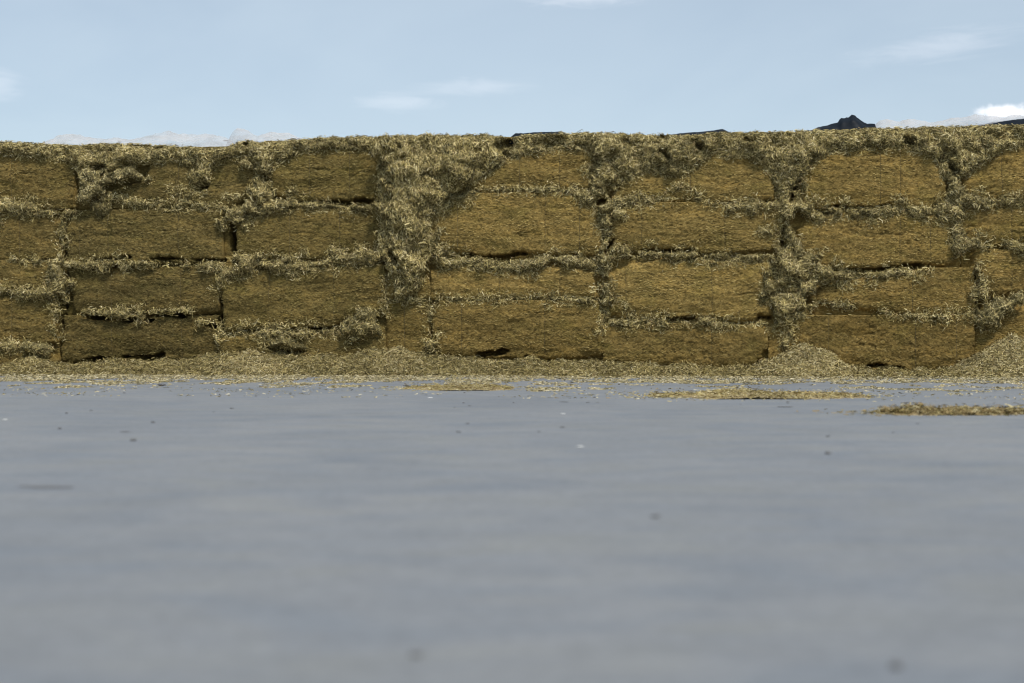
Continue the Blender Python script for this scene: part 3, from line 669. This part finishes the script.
def patch(px0, px1, py, thick, deep, probs, label, seed, dens, spikes=()):
    """a thin spread of hay lying on the open concrete"""
    x0, y = ground_xy(px0, py); x1, _ = ground_xy(px1, py)
    xc = .5*(x0+x1); hw = .5*(x1-x0)
    A, B = np.meshgrid(np.linspace(-hw, hw, 120), np.linspace(-deep, deep, 60))
    r = np.sqrt((A/hw)**2+(B/deep)**2) + .28*fbm(A*3+seed, B*2, 191, 3)
    prof = .5 + .55*fbm(A*6+seed, B*5+seed, 193, 3)
    for (q, s, wdt) in spikes: prof = prof + s*np.exp(-((A/hw-q)/wdt)**2)
    h = thick*np.clip(1-r, 0, 1)**.6*np.clip(prof, .05, 3)
    h = np.where((r >= 1) | (prof < .32), -.006, h)
    P3 = np.stack([xc+A, y+B, h+.003], -1)
    ne = dens//3                                  # stray stems round the patch
    ang = rng.uniform(0, 6.283, ne); rr = .75 + rng.exponential(.28, ne)
    Pe = np.stack([xc + hw*rr*np.cos(ang), y + deep*rr*np.sin(ang), rng.uniform(.004, .012, ne)], -1)
    ve, qe = blades(Pe, np.tile([0, 0, 1.0], (ne, 1)), unit(np.stack([rng.normal(0, 1.2, ne), rng.normal(0, 1, ne), rng.normal(0, .06, ne)], -1)), rng.uniform(.015, .06, ne), rng.uniform(.004, .010, ne), .12, 1.2, .2)
    ve[:, 2] = np.maximum(ve[:, 2], .003)
    o = straw_on_field('hay_patch', P3, h, dens, probs, [M_DRYCORE, M_STRAW], extra=(ve, qe, straw_cols(ne, probs)*.85), loc=(xc, y, 0), L=(.02, .08), Wd=(.004, .010), tilt=.25)
    tag(o, label, 'hay patch', 'thin patches of spilled hay on the concrete')
patch(398, 514, 388.5, .030, .75, P_PALE, 'small pale patch of spilled hay on the concrete, farthest left of the spilled patches', 1.0, 1600, ((.55, .7, .3),))
patch(632, 862, 396, .030, .8, P_PALE, 'long thin pale patch of spilled hay on the concrete before the pale cone of hay', 2.0, 3000, ((-.05, .9, .2),))
patch(872, 1030, 413.5, .030, .28, P_BROWN, 'brown spilled patch of hay on the concrete, nearest to the camera', 3.0, 2600, ((-.45, 1.0, .12), (.1, .4, .3), (.7, .6, .2)))

# crumbs on the concrete
def crumb_mesh(seed, flat):
    r = np.random.default_rng(seed)
    import bmesh
    bm = bmesh.new(); bmesh.ops.create_icosphere(bm, subdivisions=2, radius=1)
    ph = r.uniform(0, 6, 6)
    for v in bm.verts:
        k = 1 + .22*math.sin(3*v.co.x+ph[0]) + .2*math.sin(4*v.co.y+ph[1]) + .15*math.sin(5*v.co.z+ph[2]) + r.normal(0, .06)
        v.co *= k; v.co.z = max(v.co.z, -.35)*flat + .35*flat
    me = bpy.data.meshes.new('debris_crumb'); bm.to_mesh(me); bm.free(); return me
crumbs = [crumb_mesh(s, f) for s, f in ((1, .5), (2, .3), (3, .65))]
for me in crumbs: me.materials.append(M_CRUMB)
white_me = crumb_mesh(9, .4); white_me.materials.append(M_WHITE)
NAMED = [(415,656,.010,0,'blurred dark crumb on the concrete nearest the bottom edge, near the middle'),(897,668,.012,2,'blurred dark crumb on the concrete in the bottom right of the photo'),
         (655,517,.014,0,'round dark crumb alone in the middle of the bare concrete'),(45,487,.055,1,'flat dark smear of dirt on the bare concrete at the left'),(828,454,.017,2,'dark crumb on the concrete below the brown spilled patch'),
         (564,402,.03,1,'dark fleck on the concrete right of the small pale patch'),(125,432,.022,1,'upper of a pair of dark flecks on the concrete at the left'),(133,441,.018,2,'lower of a pair of dark flecks on the concrete at the left'),
         (162,386,.05,2,'lumpy dark clod at the rim of the pale litter at the left'),(785,407,.045,1,'dark fleck just below the long thin pale patch')]
for px, py, s, k, lab in NAMED:
    x, y = ground_xy(px, py)
    o = bpy.data.objects.new('debris_crumb', crumbs[k]); COL.objects.link(o)
    o.location = (x, y, .002); o.scale = (s*(1.6 if k == 1 else 1), s, s*(.12 if k == 1 else .6)); o.rotation_euler = (0, 0, px*.1)
    if px == 45:
        o.data = crumbs[1].copy(); o.data.materials.clear(); o.data.materials.append(M_DIRT); o.scale = (.042, .11, .003)
    tag(o, lab, 'crumb', 'dark crumbs on the concrete')
for i in range(60):
    px = random.uniform(5, 1019); py = 388 + 50*random.random()**1.9
    x, y = ground_xy(px, py)
    o = bpy.data.objects.new('debris_crumb', crumbs[i % 3]); COL.objects.link(o)
    s = random.uniform(.005, .014); o.location = (x, y, .002); o.scale = (s*random.uniform(1, 2), s, s*.6); o.rotation_euler = (0, 0, random.uniform(0, 6))
    tag(o, 'tiny dark fleck of dirt among many on the concrete near the stack', 'crumb', 'tiny dark flecks on the concrete')
for i, (px, py) in enumerate([(563,414),(150,384),(430,398),(5,420),(580,447)]):
    x, y = ground_xy(px, py)
    o = bpy.data.objects.new('pale_crumb', white_me); COL.objects.link(o)
    s = .012 if py > 400 else .016; o.location = (x, y, .002); o.scale = (s*1.3, s, s*.5)
    tag(o, 'tiny whitish crumb lying on the bare concrete', 'crumb', 'whitish crumbs on the concrete')

# ------------------------------------------------------------------ sheets on top of the stack
def sheet(name, prof, w0, w1, mat, label, cat, seed, amp=.05, group=None, thick=.0, wrinkle=.025):
    """a crumpled sheet lying on the top: prof = skyline it makes (photo pixels), spanning depth w0 (front) .. w1 (back)"""
    pv = np.array(to_uv(prof))
    us = np.linspace(pv[0, 0], pv[-1, 0], max(24, int((pv[-1, 0]-pv[0, 0])/.025)))
    ws = np.linspace(0, 1, 30)
    A, B = np.meshgrid(us, ws)
    top = np.interp(A, pv[:, 0], pv[:, 1]) + wrinkle*fbm(A*7+seed, A*0+seed, 207, 4, .6) - .5*wrinkle*np.abs(fbm(A*13+seed, B*4, 209, 3))
    sk = np.array(to_uv(SKY)); base = np.interp(A, sk[:, 0], sk[:, 1]) - .10
    ridge = np.sin(np.pi*np.clip(B*1.0, 0, 1))**.7
    crumple = amp*(1-np.abs(fbm(A*4+seed, B*3, 201, 3)))*1.0 - amp*.8
    h = base + (top - base)*ridge*np.clip(1 + .3*fbm(A*2.5+seed, B*2+2, 203, 2)*(1-ridge), .2, 1.2) + crumple*ridge
    Wd = w0 + (w1-w0)*B + .04*fbm(A*5+seed, B*4, 205, 2)
    h = CAM_H + (h - CAM_H)*(1 - (Wd + .04)/21.6)
    P3 = W3(A, h, Wd)
    c = P3.reshape(-1, 3).mean(0); c[2] = P3[..., 2].min()
    o = np_mesh(name, P3.reshape(-1, 3)-c, grid_quads(*A.shape), mat, None, smooth=True)
    o.location = tuple(c)
    m = o.modifiers.new('thickness', 'SOLIDIFY'); m.thickness = thick or .002
    tag(o, label, cat, group); return o
FG = 'clear plastic film on top of the stack'
sheet('plastic_film', [(28,143),(45,136),(60,134),(75,136),(90,138),(120,139),(140,134),(155,131),(165,132),(180,134),(195,133),(210,136),(222,140),(228,148)], -.10, -.85, M_FILM, 'long crinkled strip of clear whitish film on the top left of the stack', 'plastic film', 3.0, group=FG)
sheet('plastic_film', [(218,146),(224,132),(230,128),(238,129),(243,133),(250,136),(262,132),(280,133),(292,137),(300,140)], -.16, -.8, M_FILM, 'short peaked piece of clear whitish film standing above the notch in the hay', 'plastic film', 5.0, group=FG)
sheet('plastic_film', [(876,129),(884,121),(893,118),(905,121),(915,118),(930,121),(945,121),(960,117),(985,114),(1010,115),(1040,115)], -.18, -.9, M_FILM, 'crinkled clear film on the top right of the stack, right of the black tarp', 'plastic film', 7.0, group=FG)
TG = 'black sheeting on top of the stack'
sheet('tarpaulin', [(798,131),(812,130),(821,126),(828,123),(840,122.5),(843,118.5),(848,117.5),(851,117),(855,113.8),(858,115.5),(864,120),(868,122),(878,122.5),(879.5,129)], -.10, -.55, M_TARP, 'crumpled black tarp bunched up in a peak on top of the stack', 'tarp', 9.0, amp=.05, group=TG, thick=.010, wrinkle=.030)
sheet('tarpaulin', [(508,137),(513,133),(540,131.5),(560,131),(568,135)], -.12, -.6, M_TARP, 'thin edge of black sheeting lying on the stack top near the middle', 'tarp', 11.0, amp=.006, wrinkle=.012, group=TG, thick=.008)
sheet('tarpaulin', [(664,135),(690,132),(712,129.8),(724,128.6),(732,132)], -.12, -.6, M_TARP, 'thin wedge of black sheeting on the stack top right of the middle', 'tarp', 13.0, amp=.006, wrinkle=.012, group=TG, thick=.008)
sheet('tarpaulin', [(966,126),(985,124),(1005,121),(1024,118.5),(1050,116),(1110,114)], -.10, -.6, M_TARP, 'black sheeting rising along the stack top at the right edge of the photo', 'tarp', 15.0, amp=.006, wrinkle=.012, group=TG, thick=.008)
# scrap on the film
u, v = wall_uv(217, 137)
o = bpy.data.objects.new('tarpaulin_scrap', crumbs[1]); COL.objects.link(o)
o.location = tuple(W3(u, v, -.45)); o.scale = (.045, .03, .03)
tag(o, 'tiny dark scrap lying on the clear film left of its peak', 'scrap')

# ------------------------------------------------------------------ sky
SUN_EL, SUN_AZ = math.radians(55), math.radians(24)      # high, behind the camera and a little to the right
w = bpy.data.worlds.new('World'); scene.world = w; w.use_nodes = True
nt = w.node_tree; nt.nodes.clear()
out = N(nt, 'ShaderNodeOutputWorld'); bg = N(nt, 'ShaderNodeBackground'); sky = N(nt, 'ShaderNodeTexSky')
sky.sky_type = 'NISHITA'; sky.sun_disc = False; sky.sun_elevation = SUN_EL; sky.sun_rotation = math.pi - SUN_AZ
sky.altitude = 300; sky.air_density = 1.0; sky.dust_density = 1.0; sky.ozone_density = 1.5
tc = N(nt, 'ShaderNodeTexCoord'); sep = N(nt, 'ShaderNodeSeparateXYZ'); nt.links.new(tc.outputs['Generated'], sep.inputs[0])
def math_n(op, a, b=None, clamp=False):
    n = N(nt, 'ShaderNodeMath', operation=op); n.use_clamp = clamp
    for i, x in enumerate((a, b)):
        if x is None: continue
        if isinstance(x, bpy.types.NodeSocket): nt.links.new(x, n.inputs[i])
        else: n.inputs[i].default_value = x
    return n.outputs[0]
az = math_n('ARCTAN2', sep.outputs[0], sep.outputs[1]); el = math_n('ARCSINE', sep.outputs[2])
comb = N(nt, 'ShaderNodeCombineXYZ'); nt.links.new(az, comb.inputs[0]); nt.links.new(el, comb.inputs[1])
def sky_noise(sx, sy, detail, dist=0):
    mp = N(nt, 'ShaderNodeMapping'); mp.inputs['Scale'].default_value = (sx, sy, 1); nt.links.new(comb.outputs[0], mp.inputs[0])
    return noise(nt, mp.outputs[0], 1.0, detail, .6, dist)
wisp = sky_noise(26, 150, 6, 1.2); puff = sky_noise(90, 110, 5, .3); veil = sky_noise(3, 9, 4, .5)
total = None
def blob(px, py, rx, ry, amt, nz, lo, hi, slope=0.0):
    global total
    a = math.atan((px-512)/F_PX); e = math.atan((HOR-py)/F_PX)*math.cos(a)
    dx = math_n('DIVIDE', math_n('SUBTRACT', az, a), rx/F_PX)
    dy = math_n('DIVIDE', math_n('SUBTRACT', math_n('SUBTRACT', el, e), math_n('MULTIPLY', math_n('SUBTRACT', az, a), slope)), ry/F_PX)
    d = math_n('SQRT', math_n('ADD', math_n('MULTIPLY', dx, dx), math_n('MULTIPLY', dy, dy)))
    f = math_n('SUBTRACT', math_n('ADD', 1.0, math_n('MULTIPLY', math_n('SUBTRACT', nz, .5), 1.6)), d)
    mr = N(nt, 'ShaderNodeMapRange', interpolation_type='SMOOTHSTEP'); nt.links.new(f, mr.inputs[0])
    mr.inputs[1].default_value = lo; mr.inputs[2].default_value = hi; mr.inputs[3].default_value = 0; mr.inputs[4].default_value = amt
    total = mr.outputs[0] if total is None else math_n('MAXIMUM', total, mr.outputs[0])
blob(1004, 112, 32, 9, .72, puff, -.05, .7)
blob(938, 46, 85, 14, .13, wisp, -.2, 1.1, .10)
blob(478, 87, 62, 10, .11, wisp, -.2, 1.1, .05)
blob(396, 102, 48, 10, .12, wisp, -.2, 1.1)
blob(585, -1, 65, 9, .18, wisp, -.2, 1.1)
blob(0, 84, 24, 18, .12, wisp, -.2, 1.0)
vr = N(nt, 'ShaderNodeMapRange'); nt.links.new(veil, vr.inputs[0]); vr.inputs[1].default_value = .3; vr.inputs[2].default_value = .7; vr.inputs[3].default_value = .34; vr.inputs[4].default_value = .46
deep = mix(nt, 'MULTIPLY', 1.0, sky.outputs[0], (.72, .71, .70))
base = mix(nt, 'MIX', vr.outputs[0], deep, (5.75, 6.5, 6.85))
c = mix(nt, 'MIX', total, base, (9.6, 9.4, 9.6))
nt.links.new(c, bg.inputs[0]); bg.inputs[1].default_value = .113
nt.links.new(bg.outputs[0], out.inputs[0])

sl = bpy.data.lights.new('Sun', 'SUN'); sl.energy = 2.6; sl.angle = math.radians(8); sl.color = (1.0, .95, .87)
so = bpy.data.objects.new('Sun', sl); COL.objects.link(so)
sd = Vector((math.sin(SUN_AZ)*math.cos(SUN_EL), -math.cos(SUN_AZ)*math.cos(SUN_EL), math.sin(SUN_EL)))
so.rotation_euler = sd.to_track_quat('Z', 'Y').to_euler(); so.location = (5, -5, 12)

# ------------------------------------------------------------------ camera
cd = bpy.data.cameras.new('Camera'); cam = bpy.data.objects.new('Camera', cd); COL.objects.link(cam)
cam.location = (0, 0, CAM_H); cam.rotation_euler = (math.radians(90), 0, 0)
cd.sensor_width = 36; cd.lens = 36*F_PX/1024; cd.clip_end = 3000; cd.clip_start = .05
cd.dof.use_dof = True; cd.dof.focus_distance = 21.5; cd.dof.aperture_fstop = 1.7
scene.camera = cam
scene.cycles.filter_width = 1.15
scene.view_settings.view_transform = 'Standard'; scene.view_settings.look = 'None'
scene.view_settings.gamma = 1; scene.view_settings.exposure = 0.42; scene.view_settings.use_curve_mapping = False
